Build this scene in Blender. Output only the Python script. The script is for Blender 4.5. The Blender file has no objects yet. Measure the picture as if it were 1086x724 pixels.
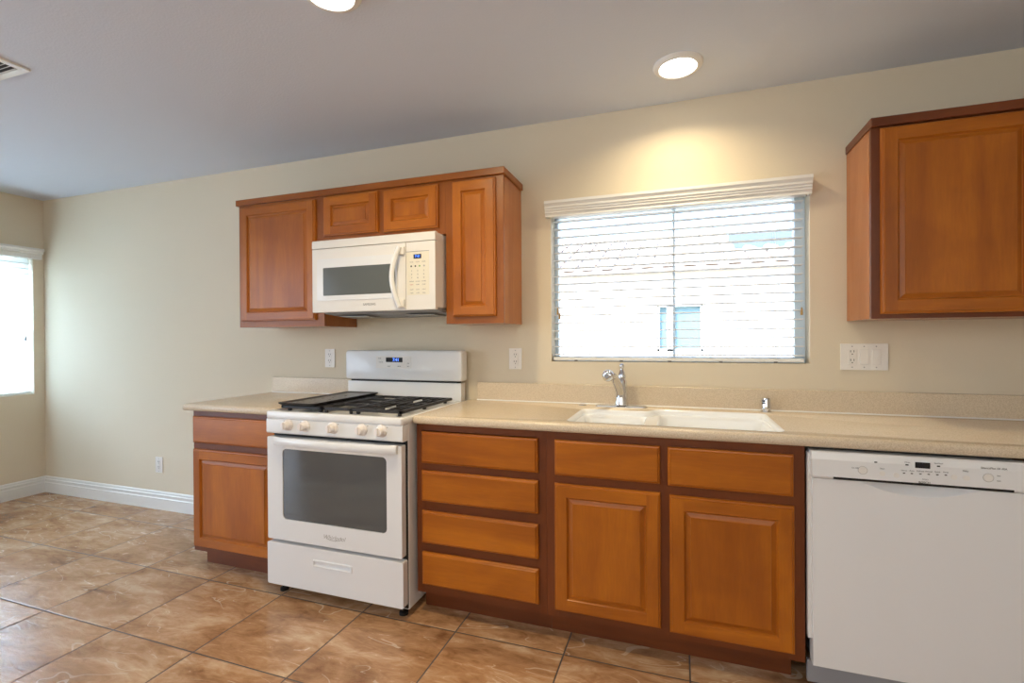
import bpy, bmesh, math, random
from mathutils import Vector, Matrix
random.seed(7)
sc = bpy.context.scene
C = sc.collection
PI = math.pi

# ------------------------------------------------------------------ camera
yaw, pitch, roll = 0.3315, -0.0047, -0.0060
cy, sy = math.cos(yaw), math.sin(yaw)
fwd = Vector((-sy*math.cos(pitch), cy*math.cos(pitch), math.sin(pitch)))
rgt = Vector((cy, sy, 0)); upv = rgt.cross(fwd)
r2 = rgt*math.cos(roll) + upv*math.sin(roll)
u2 = -rgt*math.sin(roll) + upv*math.cos(roll)
cam = bpy.data.cameras.new('camera'); camo = bpy.data.objects.new('camera', cam); C.objects.link(camo)
m = Matrix((r2, u2, -fwd)).transposed().to_4x4(); m.translation = Vector((1.144, -2.5763, 1.2598))
camo.matrix_world = m
cam.sensor_width = 36; cam.lens = 513.29/1086*36; cam.clip_start = .02; cam.clip_end = 200
sc.camera = camo

# ------------------------------------------------------------------ light and exposure
sc.view_settings.view_transform = 'Standard'; sc.view_settings.look = 'None'
sc.view_settings.exposure = 0.10; sc.view_settings.gamma = 1; sc.view_settings.use_curve_mapping = False
W = bpy.data.worlds.new('world'); sc.world = W; W.use_nodes = True
wn = W.node_tree.nodes; wl = W.node_tree.links
bg = wn['Background']
skyt = wn.new('ShaderNodeTexSky'); skyt.sky_type = 'NISHITA'; skyt.sun_disc = False
skyt.sun_elevation = math.radians(50); skyt.sun_rotation = math.radians(200)
wl.new(skyt.outputs[0], bg.inputs[0]); bg.inputs[1].default_value = 1.15

def light(name, kind, loc, power, color, rot=(0, 0, 0), **kw):
    l = bpy.data.lights.new(name, kind); l.energy = power; l.color = color
    for k, v in kw.items(): setattr(l, k, v)
    o = bpy.data.objects.new(name, l); C.objects.link(o); o.location = loc; o.rotation_euler = rot
    return o
light('sun', 'SUN', (0, 0, 10), 9.0, (1, .95, .86), (math.radians(38), 0, math.radians(-25)), angle=.01)
# added fill light near the solid rear wall, tilted up to brighten the ceiling
light('rear_fill', 'AREA', (0.6, -4.55, 1.35), 108, (.78, .86, 1.0), (math.radians(-56), PI, 0), shape='RECTANGLE', size=4.6, size_y=2.1)
# daylight of the dining window in the left wall
light('dining_daylight', 'AREA', (-4.12, -0.95, 1.37), 165, (.55, .74, 1.0), (0, math.radians(-90), 0), shape='RECTANGLE', size=1.0, size_y=1.65)
light('left_rear_fill', 'AREA', (-3.86, -3.3, 1.2), 50, (.64, .79, 1.0), (0, math.radians(-90), 0), shape='RECTANGLE', size=2.0, size_y=1.8)  # extra fill light by the solid left wall, no window behind it
# daylight of the window over the sink
light('sink_daylight', 'AREA', (1.105, 0.20, 1.56), 9, (.86, .93, 1.0), (math.radians(-90), 0, 0), shape='RECTANGLE', size=1.2, size_y=.78)
C.objects['sink_daylight'].data.cycles.is_portal = True

# ------------------------------------------------------------------ materials
MAT = {}
def srgb(r, g, b):
    f = lambda c: (c/255/12.92) if c/255 <= .04045 else ((c/255+.055)/1.055)**2.4
    return (f(r), f(g), f(b), 1)
def mat(name, col, rough=.5, metal=0, spec=.5, coat=0, bump=None, emis=None):
    m = bpy.data.materials.new(name); m.use_nodes = True
    nt = m.node_tree; b = nt.nodes['Principled BSDF']
    b.inputs['Base Color'].default_value = col; b.inputs['Roughness'].default_value = rough
    b.inputs['Metallic'].default_value = metal; b.inputs['Specular IOR Level'].default_value = spec
    b.inputs['Coat Weight'].default_value = coat
    # a faint procedural variation on every surface
    tc = nt.nodes.new('ShaderNodeTexCoord'); nz = nt.nodes.new('ShaderNodeTexNoise')
    nz.inputs['Scale'].default_value = bump[0] if bump else 40
    nz.inputs['Detail'].default_value = 3
    nt.links.new(tc.outputs['Object'], nz.inputs['Vector'])
    if bump:
        bp = nt.nodes.new('ShaderNodeBump'); bp.inputs['Strength'].default_value = bump[1]; bp.inputs['Distance'].default_value = bump[2]
        nt.links.new(nz.outputs[0], bp.inputs['Height']); nt.links.new(bp.outputs[0], b.inputs['Normal'])
    else:
        mr = nt.nodes.new('ShaderNodeMapRange'); mr.inputs[3].default_value = max(0, rough-.02); mr.inputs[4].default_value = min(1, rough+.02)
        nt.links.new(nz.outputs[0], mr.inputs[0]); nt.links.new(mr.outputs[0], b.inputs['Roughness'])
    if emis:
        b.inputs['Emission Color'].default_value = emis[0]; b.inputs['Emission Strength'].default_value = emis[1]
    MAT[name] = m
    return m

def wood(name, c_lo, c_hi, c_dark, axis, rough=.30):
    m = bpy.data.materials.new(name); m.use_nodes = True
    nt = m.node_tree; N = nt.nodes; L = nt.links; b = N['Principled BSDF']
    tc = N.new('ShaderNodeTexCoord'); oi = N.new('ShaderNodeObjectInfo')
    add = N.new('ShaderNodeVectorMath'); add.operation = 'MULTIPLY_ADD'
    rnd = N.new('ShaderNodeCombineXYZ'); mulr = N.new('ShaderNodeMath'); mulr.operation = 'MULTIPLY'; mulr.inputs[1].default_value = 37
    L.new(oi.outputs['Random'], mulr.inputs[0])
    for i in range(3): L.new(mulr.outputs[0], rnd.inputs[i])
    mp = N.new('ShaderNodeMapping'); sc_ = [1, 1, 1]; sc_['XYZ'.index(axis)] = .11
    mp.inputs['Scale'].default_value = sc_
    L.new(tc.outputs['Object'], mp.inputs[0])
    vadd = N.new('ShaderNodeVectorMath'); vadd.operation = 'ADD'
    L.new(mp.outputs[0], vadd.inputs[0]); L.new(rnd.outputs[0], vadd.inputs[1])
    n1 = N.new('ShaderNodeTexNoise'); n1.inputs['Scale'].default_value = 7; n1.inputs['Detail'].default_value = 4; n1.inputs['Distortion'].default_value = 1.2
    n2 = N.new('ShaderNodeTexNoise'); n2.inputs['Scale'].default_value = 140; n2.inputs['Detail'].default_value = 3
    n3 = N.new('ShaderNodeTexNoise'); n3.inputs['Scale'].default_value = 3.2; n3.inputs['Detail'].default_value = 5; n3.inputs['Distortion'].default_value = .6
    for n in (n1, n2): L.new(vadd.outputs[0], n.inputs['Vector'])
    va2 = N.new('ShaderNodeVectorMath'); va2.operation = 'ADD'
    L.new(tc.outputs['Object'], va2.inputs[0]); L.new(rnd.outputs[0], va2.inputs[1]); L.new(va2.outputs[0], n3.inputs['Vector'])
    r1 = N.new('ShaderNodeValToRGB'); r1.color_ramp.elements[0].position = .3; r1.color_ramp.elements[0].color = c_lo
    r1.color_ramp.elements[1].position = .72; r1.color_ramp.elements[1].color = c_hi
    L.new(n1.outputs[0], r1.inputs[0])
    mx = N.new('ShaderNodeMix'); mx.data_type = 'RGBA'; mx.blend_type = 'MIX'
    r3 = N.new('ShaderNodeMapRange'); r3.inputs[1].default_value = .45; r3.inputs[2].default_value = .78; r3.inputs[3].default_value = 0; r3.inputs[4].default_value = .55
    L.new(n3.outputs[0], r3.inputs[0]); L.new(r3.outputs[0], mx.inputs['Factor']); L.new(r1.outputs[0], mx.inputs[6]); mx.inputs[7].default_value = c_dark
    mx2 = N.new('ShaderNodeMix'); mx2.data_type = 'RGBA'; mx2.blend_type = 'MULTIPLY'; mx2.inputs['Factor'].default_value = 1
    r2_ = N.new('ShaderNodeMapRange'); r2_.inputs[1].default_value = .3; r2_.inputs[2].default_value = .7; r2_.inputs[3].default_value = .93; r2_.inputs[4].default_value = 1.04
    L.new(n2.outputs[0], r2_.inputs[0]); L.new(mx.outputs[2], mx2.inputs[6]); L.new(r2_.outputs[0], mx2.inputs[7])
    L.new(mx2.outputs[2], b.inputs['Base Color'])
    b.inputs['Roughness'].default_value = rough; b.inputs['Specular IOR Level'].default_value = .38; b.inputs['Coat Weight'].default_value = .05; b.inputs['Coat Roughness'].default_value = .2
    bp = N.new('ShaderNodeBump'); bp.inputs['Strength'].default_value = .06; bp.inputs['Distance'].default_value = .002
    L.new(n2.outputs[0], bp.inputs['Height']); L.new(bp.outputs[0], b.inputs['Normal'])
    MAT[name] = m; return m

W_lo, W_hi, W_dk = srgb(158, 86, 20), srgb(194, 114, 28), srgb(134, 68, 14)
wood('wood_vertical', W_lo, W_hi, W_dk, 'Z'); wood('wood_horizontal', W_lo, W_hi, W_dk, 'X'); wood('wood_deep', W_lo, W_hi, W_dk, 'Y')
F_lo, F_hi, F_dk = srgb(104, 52, 22), srgb(124, 64, 28), srgb(90, 42, 18)
wood('frame_vertical', F_lo, F_hi, F_dk, 'Z', .36); wood('frame_horizontal', F_lo, F_hi, F_dk, 'X', .36)
G_lo, G_hi, G_dk = srgb(140, 76, 18), srgb(164, 94, 26), srgb(122, 62, 20)
wood('golden_vertical', G_lo, G_hi, G_dk, 'Z', .34); wood('golden_horizontal', G_lo, G_hi, G_dk, 'X', .34)
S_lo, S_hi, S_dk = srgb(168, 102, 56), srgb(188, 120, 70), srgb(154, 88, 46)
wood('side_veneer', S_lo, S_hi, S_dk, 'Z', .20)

wallm = mat('wall_paint', srgb(224, 212, 189), .75, bump=(140, .25, .002))
ceilm = mat('ceiling_paint', srgb(218, 225, 238), .85, bump=(110, .35, .003))
white = mat('white_enamel', srgb(236, 237, 238), .22, coat=.3)
whitep = mat('white_plastic', srgb(232, 229, 224), .38)
trimw = mat('white_trim', srgb(236, 236, 232), .42)
creamp = mat('cream_panel', srgb(232, 226, 208), .4)
knobm = mat('knob_plastic', srgb(238, 232, 230), .4)
black = mat('black_gap', srgb(14, 14, 15), .6)
iron = mat('cast_iron', srgb(38, 38, 42), .45, bump=(300, .3, .001))
griddlem = mat('griddle_surface', srgb(82, 80, 80), .28)
glassd = mat('oven_glass', srgb(72, 80, 84), .05, spec=1.0, coat=.6)
micglass = mat('microwave_glass', srgb(96, 100, 98), .16)
chrome = mat('chrome', srgb(225, 228, 232), .07, metal=1)
alum = mat('brushed_metal', srgb(150, 146, 138), .4, metal=.8)
greyp = mat('grey_plastic', srgb(150, 152, 158), .5)
sinkm = mat('sink_enamel', srgb(247, 249, 250), .16, coat=.4)
brass = mat('tassel_wood', srgb(178, 148, 90), .5)
greytxt = mat('grey_print', srgb(120, 120, 122), .6)
ltxt = mat('light_grey_print', srgb(176, 174, 172), .6)
redtxt = mat('red_print', srgb(190, 110, 95), .6)
dktxt = mat('dark_print', srgb(60, 56, 54), .6)
grnp = mat('green_print', srgb(120, 170, 90), .6)
lcd = mat('display_glass', srgb(12, 14, 24), .15)
lcdb = mat('display_digits', srgb(40, 80, 220), .4, emis=((.10, .25, 1, 1), 2.5))
outm = mat('outlet_plastic', srgb(238, 234, 228), .35)
bulb = mat('lamp_lens', (1, 1, 1, 1), .4, emis=((1, .93, .80, 1), 14))
lampring = mat('lamp_trim', srgb(240, 240, 238), .45)
vinyl = mat('vinyl_frame', srgb(226, 240, 248), .4)
stucco = mat('stucco', srgb(232, 226, 214), .9, bump=(60, .5, .01))
tilem = mat('roof_tile', srgb(214, 196, 182), .8, bump=(40, .4, .01))
shadem = mat('shade_blue', srgb(104, 116, 126), .8)  # sky-lit shade mixed into a blue-grey colour
nwin = mat('neighbour_glass', srgb(120, 150, 160), .15)
gravel = mat('yard_gravel', srgb(205, 195, 180), .95, bump=(50, .8, .02))

# translucent blind slats
slatm = mat('blind_slat', srgb(232, 232, 230), .45)
nt = slatm.node_tree; b = nt.nodes['Principled BSDF']; tr = nt.nodes.new('ShaderNodeBsdfTranslucent'); tr.inputs[0].default_value = srgb(245, 245, 240)
ms = nt.nodes.new('ShaderNodeMixShader'); ms.inputs[0].default_value = .12
nt.links.new(b.outputs[0], ms.inputs[1]); nt.links.new(tr.outputs[0], ms.inputs[2]); nt.links.new(ms.outputs[0], nt.nodes['Material Output'].inputs[0])
m2 = slatm.copy(); m2.name = 'blind_slat_dining'; MAT['blind_slat_dining'] = m2
[n for n in m2.node_tree.nodes if n.type == 'MIX_SHADER'][0].inputs[0].default_value = .5
# clear pane
glassw = bpy.data.materials.new('window_glass'); glassw.use_nodes = True; nt = glassw.node_tree
nt.nodes.remove(nt.nodes['Principled BSDF']); tr = nt.nodes.new('ShaderNodeBsdfTransparent'); tr.inputs[0].default_value = (.93, .96, .97, 1)
gl = nt.nodes.new('ShaderNodeBsdfGlossy'); gl.inputs['Roughness'].default_value = .02; ms = nt.nodes.new('ShaderNodeMixShader')
fr = nt.nodes.new('ShaderNodeFresnel'); fr.inputs[0].default_value = 1.3
nt.links.new(fr.outputs[0], ms.inputs[0]); nt.links.new(tr.outputs[0], ms.inputs[1]); nt.links.new(gl.outputs[0], ms.inputs[2]); nt.links.new(ms.outputs[0], nt.nodes['Material Output'].inputs[0])
MAT['window_glass'] = glassw

# countertop: beige solid surface with fine speckle
ctop = bpy.data.materials.new('countertop'); ctop.use_nodes = True; nt = ctop.node_tree; b = nt.nodes['Principled BSDF']
tc = nt.nodes.new('ShaderNodeTexCoord'); nz = nt.nodes.new('ShaderNodeTexNoise'); nz.inputs['Scale'].default_value = 260; nz.inputs['Detail'].default_value = 2
rp = nt.nodes.new('ShaderNodeValToRGB'); e = rp.color_ramp.elements; e[0].position = .36; e[0].color = srgb(206, 188, 160); e[1].position = .6; e[1].color = srgb(224, 208, 184)
nt.links.new(tc.outputs['Object'], nz.inputs[0]); nt.links.new(nz.outputs[0], rp.inputs[0]); nt.links.new(rp.outputs[0], b.inputs['Base Color'])
b.inputs['Roughness'].default_value = .26; MAT['countertop'] = ctop

# floor: square stone-look porcelain tiles with dark grout
fm = bpy.data.materials.new('floor_tile'); fm.use_nodes = True; nt = fm.node_tree; N = nt.nodes; L = nt.links; b = N['Principled BSDF']
def mth(op, a, bb=None, c=None):
    n = N.new('ShaderNodeMath'); n.operation = op
    for i, v in enumerate((a, bb, c)):
        if v is None: continue
        if isinstance(v, (int, float)): n.inputs[i].default_value = v
        else: L.new(v, n.inputs[i])
    return n.outputs[0]
TX, TY, X0, Y0 = .4752, .4610, -.246, -.690
tc = N.new('ShaderNodeTexCoord'); sp = N.new('ShaderNodeSeparateXYZ'); L.new(tc.outputs['Object'], sp.inputs[0])
ux = mth('DIVIDE', mth('SUBTRACT', sp.outputs[0], X0), TX); uy = mth('DIVIDE', mth('SUBTRACT', sp.outputs[1], Y0), TY)
ix, iy = mth('FLOOR', ux), mth('FLOOR', uy); fx, fy = mth('FRACT', ux), mth('FRACT', uy)
ex = mth('MINIMUM', fx, mth('SUBTRACT', 1, fx)); ey = mth('MINIMUM', fy, mth('SUBTRACT', 1, fy))
edge = mth('MINIMUM', ex, ey)
cid = N.new('ShaderNodeCombineXYZ'); L.new(ix, cid.inputs[0]); L.new(iy, cid.inputs[1])
wnz = N.new('ShaderNodeTexWhiteNoise'); wnz.noise_dimensions = '2D'; L.new(cid.outputs[0], wnz.inputs['Vector'])
off = N.new('ShaderNodeVectorMath'); off.operation = 'SCALE'; off.inputs['Scale'].default_value = 9; L.new(wnz.outputs['Color'], off.inputs[0])
pv = N.new('ShaderNodeVectorMath'); pv.operation = 'ADD'; L.new(tc.outputs['Object'], pv.inputs[0]); L.new(off.outputs[0], pv.inputs[1])
mp = N.new('ShaderNodeMapping'); mp.inputs['Rotation'].default_value = (0, 0, -.75); mp.inputs['Scale'].default_value = (1, 2.6, 1); L.new(pv.outputs[0], mp.inputs[0])
na = N.new('ShaderNodeTexNoise'); na.inputs['Scale'].default_value = 2.6; na.inputs['Detail'].default_value = 8; na.inputs['Roughness'].default_value = .60; na.inputs['Distortion'].default_value = .9; L.new(mp.outputs[0], na.inputs[0])
nb = N.new('ShaderNodeTexNoise'); nb.inputs['Scale'].default_value = 9; nb.inputs['Detail'].default_value = 9; nb.inputs['Roughness'].default_value = .68; nb.inputs['Distortion'].default_value = 1.1; L.new(mp.outputs[0], nb.inputs[0])
nc = N.new('ShaderNodeTexNoise'); nc.inputs['Scale'].default_value = 2.4; nc.inputs['Detail'].default_value = 1.0; nc.inputs['Distortion'].default_value = 1.7; L.new(mp.outputs[0], nc.inputs[0])
nd = N.new('ShaderNodeTexNoise'); nd.inputs['Scale'].default_value = 5; nd.inputs['Detail'].default_value = 1; L.new(pv.outputs[0], nd.inputs[0])
rp = N.new('ShaderNodeValToRGB'); e = rp.color_ramp.elements
e[0].position = .34; e[0].color = srgb(128, 88, 56); e[1].position = .66; e[1].color = srgb(216, 186, 152)
em = e.new(.50); em.color = srgb(182, 138, 98)
fac = mth('ADD', mth('MULTIPLY', na.outputs[0], .64), mth('MULTIPLY', nb.outputs[0], .36))
L.new(fac, rp.inputs[0])
# pale squiggly veins
vein = mth('MULTIPLY', mth('LESS_THAN', mth('ABSOLUTE', mth('SUBTRACT', nc.outputs[0], .52)), .009), mth('GREATER_THAN', nd.outputs[0], .52))
vm = N.new('ShaderNodeMix'); vm.data_type = 'RGBA'; L.new(mth('MULTIPLY', vein, .45), vm.inputs['Factor']); L.new(rp.outputs[0], vm.inputs[6]); vm.inputs[7].default_value = srgb(226, 205, 180)
tone = N.new('ShaderNodeMix'); tone.data_type = 'RGBA'; tone.blend_type = 'MULTIPLY'; tone.inputs['Factor'].default_value = 1
tv = mth('MULTIPLY_ADD', wnz.outputs['Value'], .14, .92); L.new(vm.outputs[2], tone.inputs[6]); L.new(tv, tone.inputs[7])
gm = N.new('ShaderNodeMix'); gm.data_type = 'RGBA'; gsel = mth('LESS_THAN', edge, .0062)
L.new(gsel, gm.inputs['Factor']); L.new(tone.outputs[2], gm.inputs[6]); gm.inputs[7].default_value = srgb(84, 74, 68)
L.new(gm.outputs[2], b.inputs['Base Color'])
rr = mth('MULTIPLY_ADD', nb.outputs[0], .16, .17); L.new(mth('MAXIMUM', rr, mth('MULTIPLY', gsel, .8)), b.inputs['Roughness'])
hmap = N.new('ShaderNodeMapRange'); hmap.inputs[1].default_value = 0; hmap.inputs[2].default_value = .016; L.new(edge, hmap.inputs[0])
hh = mth('ADD', mth('MULTIPLY', hmap.outputs[0], 1.0), mth('MULTIPLY', fac, 1.6))
bp = N.new('ShaderNodeBump'); bp.inputs['Strength'].default_value = .45; bp.inputs['Distance'].default_value = .004; L.new(hh, bp.inputs['Height']); L.new(bp.outputs[0], b.inputs['Normal'])
MAT['floor_tile'] = fm

# ------------------------------------------------------------------ helpers
def root(name, label, cat, loc, group=None):
    o = bpy.data.objects.new(name, None); C.objects.link(o); o.location = loc
    o.empty_display_size = .05
    o['label'] = label; o['category'] = cat
    if group: o['group'] = group
    return o
def wpos(o):
    v = Vector(o.location)
    while o.parent: o = o.parent; v += Vector(o.location)
    return v
def finish(name, bm, mats, parent=None, origin=None, label=None, smooth=False):
    if not isinstance(mats, (list, tuple)): mats = [mats]
    bmesh.ops.recalc_face_normals(bm, faces=bm.faces)
    me = bpy.data.meshes.new(name)
    base = wpos(parent) if parent else Vector((0, 0, 0))
    org = Vector(origin) if origin is not None else base
    bmesh.ops.translate(bm, verts=bm.verts, vec=-org)
    bm.to_mesh(me); bm.free()
    for mm in mats: me.materials.append(MAT[mm] if isinstance(mm, str) else mm)
    if smooth:
        for p in me.polygons: p.use_smooth = True
        try: me.set_sharp_from_angle(angle=math.radians(smooth if smooth is not True else 40))
        except Exception: pass
    o = bpy.data.objects.new(name, me); C.objects.link(o)
    if parent: o.parent = parent; o.location = org-base
    else: o.location = org
    if label: o['label'] = label
    return o
def box(bm, x0, x1, y0, y1, z0, z1, bev=0, seg=2, mi=0):
    r = bmesh.ops.create_cube(bm, size=1)
    vs = r['verts']
    bmesh.ops.scale(bm, vec=(x1-x0, y1-y0, z1-z0), verts=vs)
    bmesh.ops.translate(bm, vec=((x0+x1)/2, (y0+y1)/2, (z0+z1)/2), verts=vs)
    fs = set(f for v in vs for f in v.link_faces)
    for f in fs: f.material_index = mi
    if bev:
        es = list({e for v in vs for e in v.link_edges})
        bmesh.ops.bevel(bm, geom=es, offset=bev, segments=seg, affect='EDGES', profile=.5)
def B(*a, **k):
    bm = bmesh.new(); box(bm, *a, **k); return bm
def lathe(bm, prof, center, axis=(0, 0, 1), n=32, mi=0):
    ax = Vector(axis).normalized(); q = Vector((0, 0, 1)).rotation_difference(ax)
    rings = []
    for r, h in prof:
        if r < 1e-6: rings.append([bm.verts.new(q @ Vector((0, 0, h))+Vector(center))])
        else: rings.append([bm.verts.new(q @ Vector((r*math.cos(2*PI*i/n), r*math.sin(2*PI*i/n), h))+Vector(center)) for i in range(n)])
    for a, b_ in zip(rings, rings[1:]):
        for i in range(n):
            j = (i+1) % n
            if len(a) == 1 and len(b_) == 1: continue
            if len(a) == 1: f = bm.faces.new((a[0], b_[i], b_[j]))
            elif len(b_) == 1: f = bm.faces.new((a[i], a[j], b_[0]))
            else: f = bm.faces.new((a[i], a[j], b_[j], b_[i]))
            f.material_index = mi
def tube(bm, pts, rad, n=12, cap=True, flat=1.0):
    pts = [Vector(p) for p in pts]; rings = []
    dd0 = (pts[-1]-pts[0]).normalized(); ref = Vector((0, 0, 1)) if abs(dd0.z) < .8 else Vector((0, 1, 0))
    rad = rad if isinstance(rad, (list, tuple)) else [rad]*len(pts)
    for i, p in enumerate(pts):
        t = (pts[min(i+1, len(pts)-1)]-pts[max(i-1, 0)]).normalized()
        a = t.cross(ref)
        a.normalize(); c = t.cross(a)
        rings.append([bm.verts.new(p+a*rad[i]*math.cos(2*PI*k/n)+c*rad[i]*flat*math.sin(2*PI*k/n)) for k in range(n)])
    for a, b_ in zip(rings, rings[1:]):
        for k in range(n): bm.faces.new((a[k], a[(k+1) % n], b_[(k+1) % n], b_[k]))
    if cap: bm.faces.new(rings[0][::-1]); bm.faces.new(rings[-1])
def extrude_x(bm, prof, x0, x1, mi=0):
    a = [bm.verts.new((x0, y, z)) for y, z in prof]; b_ = [bm.verts.new((x1, y, z)) for y, z in prof]
    n = len(prof)
    for i in range(n): bm.faces.new((a[i], a[(i+1) % n], b_[(i+1) % n], b_[i])).material_index = mi
    bm.faces.new(a[::-1]).material_index = mi; bm.faces.new(b_).material_index = mi
def extrude_y(bm, prof, y0, y1, mi=0):
    a = [bm.verts.new((x, y0, z)) for x, z in prof]; b_ = [bm.verts.new((x, y1, z)) for x, z in prof]
    n = len(prof)
    for i in range(n): bm.faces.new((a[i], a[(i+1) % n], b_[(i+1) % n], b_[i])).material_index = mi
    bm.faces.new(a[::-1]).material_index = mi; bm.faces.new(b_).material_index = mi
def rrect(x0, x1, z0, z1, r, n=6):
    P = []
    for cx, cz, a0 in ((x1-r, z1-r, 0), (x0+r, z1-r, PI/2), (x0+r, z0+r, PI), (x1-r, z0+r, 1.5*PI)):
        for k in range(n+1):
            a = a0+PI/2*k/n; P.append((cx+r*math.cos(a), cz+r*math.sin(a)))
    return P
def text(name, s, loc, size, parent, m='grey_print', align='CENTER', shear=0, rx=PI/2, width=None):
    cu = bpy.data.curves.new(name, 'FONT'); cu.body = s; cu.size = size; cu.align_x = align; cu.align_y = 'CENTER'; cu.extrude = .0003; cu.shear = shear
    t = bpy.data.objects.new(name+'_curve', cu); C.objects.link(t)
    bpy.context.view_layer.update()
    me = bpy.data.meshes.new_from_object(t.evaluated_get(bpy.context.evaluated_depsgraph_get()))
    C.objects.unlink(t); bpy.data.objects.remove(t)
    me.transform(Matrix.Rotation(rx, 4, 'X'))
    me.materials.clear(); me.materials.append(MAT[m])
    o = bpy.data.objects.new(name, me); C.objects.link(o); o.parent = parent; o.location = Vector(loc)-wpos(parent)
    return o
def structure(o): o['kind'] = 'structure'; return o

def panel_door(name, parent, x0, x1, z0, z1, yb, th=.020, fw=.052, bw=.015):
    """raised-panel door facing -Y; slot 0 vertical grain, slot 1 horizontal grain"""
    bm = bmesh.new()
    def ring(i, d): return [(x0+i, yb-d, z0+i), (x1-i, yb-d, z0+i), (x1-i, yb-d, z1-i), (x0+i, yb-d, z1-i)]
    prof = [(0, 0), (0, th*.45), (.003, th*.70), (.008, th*.74), (.010, th), ('F', fw, th), (fw+.003, th*.80), (fw+.006, th*.50), (fw+.009, th*.48), (fw+.009+bw, th*.80), (fw+.010+bw, th*.94)]
    prev = None; pi = pd = 0
    for p in prof:
        if p[0] == 'F':
            i, d = p[1], p[2]
            y = yb-d
            a, c = pi, i
            for (xa, xb, za, zb, mi) in ((x0+a, x0+c, z0+a, z1-a, 0), (x1-c, x1-a, z0+a, z1-a, 0), (x0+c, x1-c, z0+a, z0+c, 1), (x0+c, x1-c, z1-c, z1-a, 1)):
                f = bm.faces.new([bm.verts.new(v) for v in ((xa, y, za), (xb, y, za), (xb, y, zb), (xa, y, zb))]); f.material_index = mi
            prev = [bm.verts.new(v) for v in ring(i, d)]
        else:
            i, d = p
            cur = [bm.verts.new(v) for v in ring(i, d)]
            if prev:
                for k in range(4):
                    f = bm.faces.new((prev[k], prev[(k+1) % 4], cur[(k+1) % 4], cur[k])); f.material_index = 1 if k in (0, 2) else 0
            else: bm.faces.new(cur[::-1])
            prev = cur
        pi = i
    bm.faces.new(prev).material_index = 0
    for f in bm.faces:   # normals: all but the back face outwards
        f.normal_update()
    return finish2(name, bm, ['wood_vertical', 'wood_horizontal'], parent)
def finish2(name, bm, mats, parent):
    # faces already wound consistently enough for Cycles; keep flat shading
    return finish(name, bm, mats, parent)
def slab(name, parent, x0, x1, z0, z1, yb, th=.020):
    bm = bmesh.new(); prev = None
    for i, d in ((0, 0), (0, th*.5), (.003, th*.72), (.008, th*.78), (.011, th)):
        cur = [bm.verts.new(v) for v in ((x0+i, yb-d, z0+i), (x1-i, yb-d, z0+i), (x1-i, yb-d, z1-i), (x0+i, yb-d, z1-i))]
        if prev:
            for k in range(4): bm.faces.new((prev[k], prev[(k+1) % 4], cur[(k+1) % 4], cur[k]))
        else: bm.faces.new(cur[::-1])
        prev = cur
    bm.faces.new(prev)
    return finish(name, bm, 'wood_horizontal', parent)
def face_frame(parent, x0, x1, z0, z1, yf, th, vs, hs, kind='frame'):
    """vs: list of (xa,xb) stiles full height; hs: list of (xa,xb,za,zb) rails"""
    bm = bmesh.new()
    for xa, xb in vs: box(bm, xa, xb, yf, yf+th, z0, z1, mi=0)
    for xa, xb, za, zb in hs: box(bm, xa, xb, yf+.0004, yf+th, za, zb, mi=1)
    return finish('face_frame', bm, [kind+'_vertical', kind+'_horizontal'], parent)
def carcass(name, parent, x0, x1, y0, y1, z0, z1, sidemat='side_veneer', t=.016):
    bm = bmesh.new()
    box(bm, x0, x0+t, y0, y1, z0, z1); box(bm, x1-t, x1, y0, y1, z0, z1)
    box(bm, x0+t, x1-t, y0, y1, z0, z0+t); box(bm, x0+t, x1-t, y1-.006, y1, z0+t, z1)
    return finish(name, bm, sidemat, parent)

# ------------------------------------------------------------------ room shell
XL, XR, YR, H = -3.91, 2.95, -4.70, 2.447
WX0, WX1, WZ0, WZ1, WD = .485, 1.722, 1.137, 1.962, .16      # sink window opening
bm = bmesh.new()
box(bm, XL-.16, WX0, 0, WD, 0, H); box(bm, WX1, XR+.16, 0, WD, 0, H)
box(bm, WX0, WX1, 0, WD, 0, WZ0); box(bm, WX0, WX1, 0, WD, WZ1, H)
structure(finish('wall_back', bm, 'wall_paint'))
LY0, LY1, LZ0, LZ1 = -1.85, -.072, .83, 1.95                 # dining window opening
bm = bmesh.new()
box(bm, XL-.16, XL, LY1, 0, 0, H); box(bm, XL-.16, XL, YR, LY0, 0, H)
box(bm, XL-.16, XL, LY0, LY1, 0, LZ0); box(bm, XL-.16, XL, LY0, LY1, LZ1, H)
structure(finish('wall_left', bm, 'wall_paint'))
structure(finish('wall_right', B(XR, XR+.16, YR, 0, 0, H), 'wall_paint'))
structure(finish('wall_rear', B(XL-.16, XR+.16, YR-.16, YR, 0, H), 'wall_paint'))
structure(finish('floor', B(XL-.16, XR+.16, YR-.16, .16, -.1, 0), 'floor_tile', origin=(0, 0, 0)))
structure(finish('ceiling', B(XL-.3, XR+.3, YR-.3, .3, H, H+.15), 'ceiling_paint'))
# stepped colonial baseboards
bprof = [(0, 0), (-.016, 0), (-.016, .082), (-.011, .086), (-.011, .097), (-.014, .100), (-.014, .110), (-.008, .114), (-.008, .124), (-.004, .132), (0, .134)]
bm = bmesh.new(); extrude_x(bm, bprof, XL, -1.392)
structure(finish('baseboard_back', bm, 'white_trim'))
bm = bmesh.new()
a = [bm.verts.new((XL-y, YR, z)) for y, z in bprof]; b2 = [bm.verts.new((XL-y, 0, z)) for y, z in bprof]
for i in range(len(bprof)): bm.faces.new((a[i], a[(i+1) % len(a)], b2[(i+1) % len(a)], b2[i]))
bm.faces.new(a); bm.faces.new(b2)
structure(finish('baseboard_left', bm, 'white_trim'))

bm = bmesh.new(); extrude_x(bm, [(YR-y, z) for y, z in bprof], XL+.02, XR)
structure(finish('baseboard_rear', bm, 'white_trim'))
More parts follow.
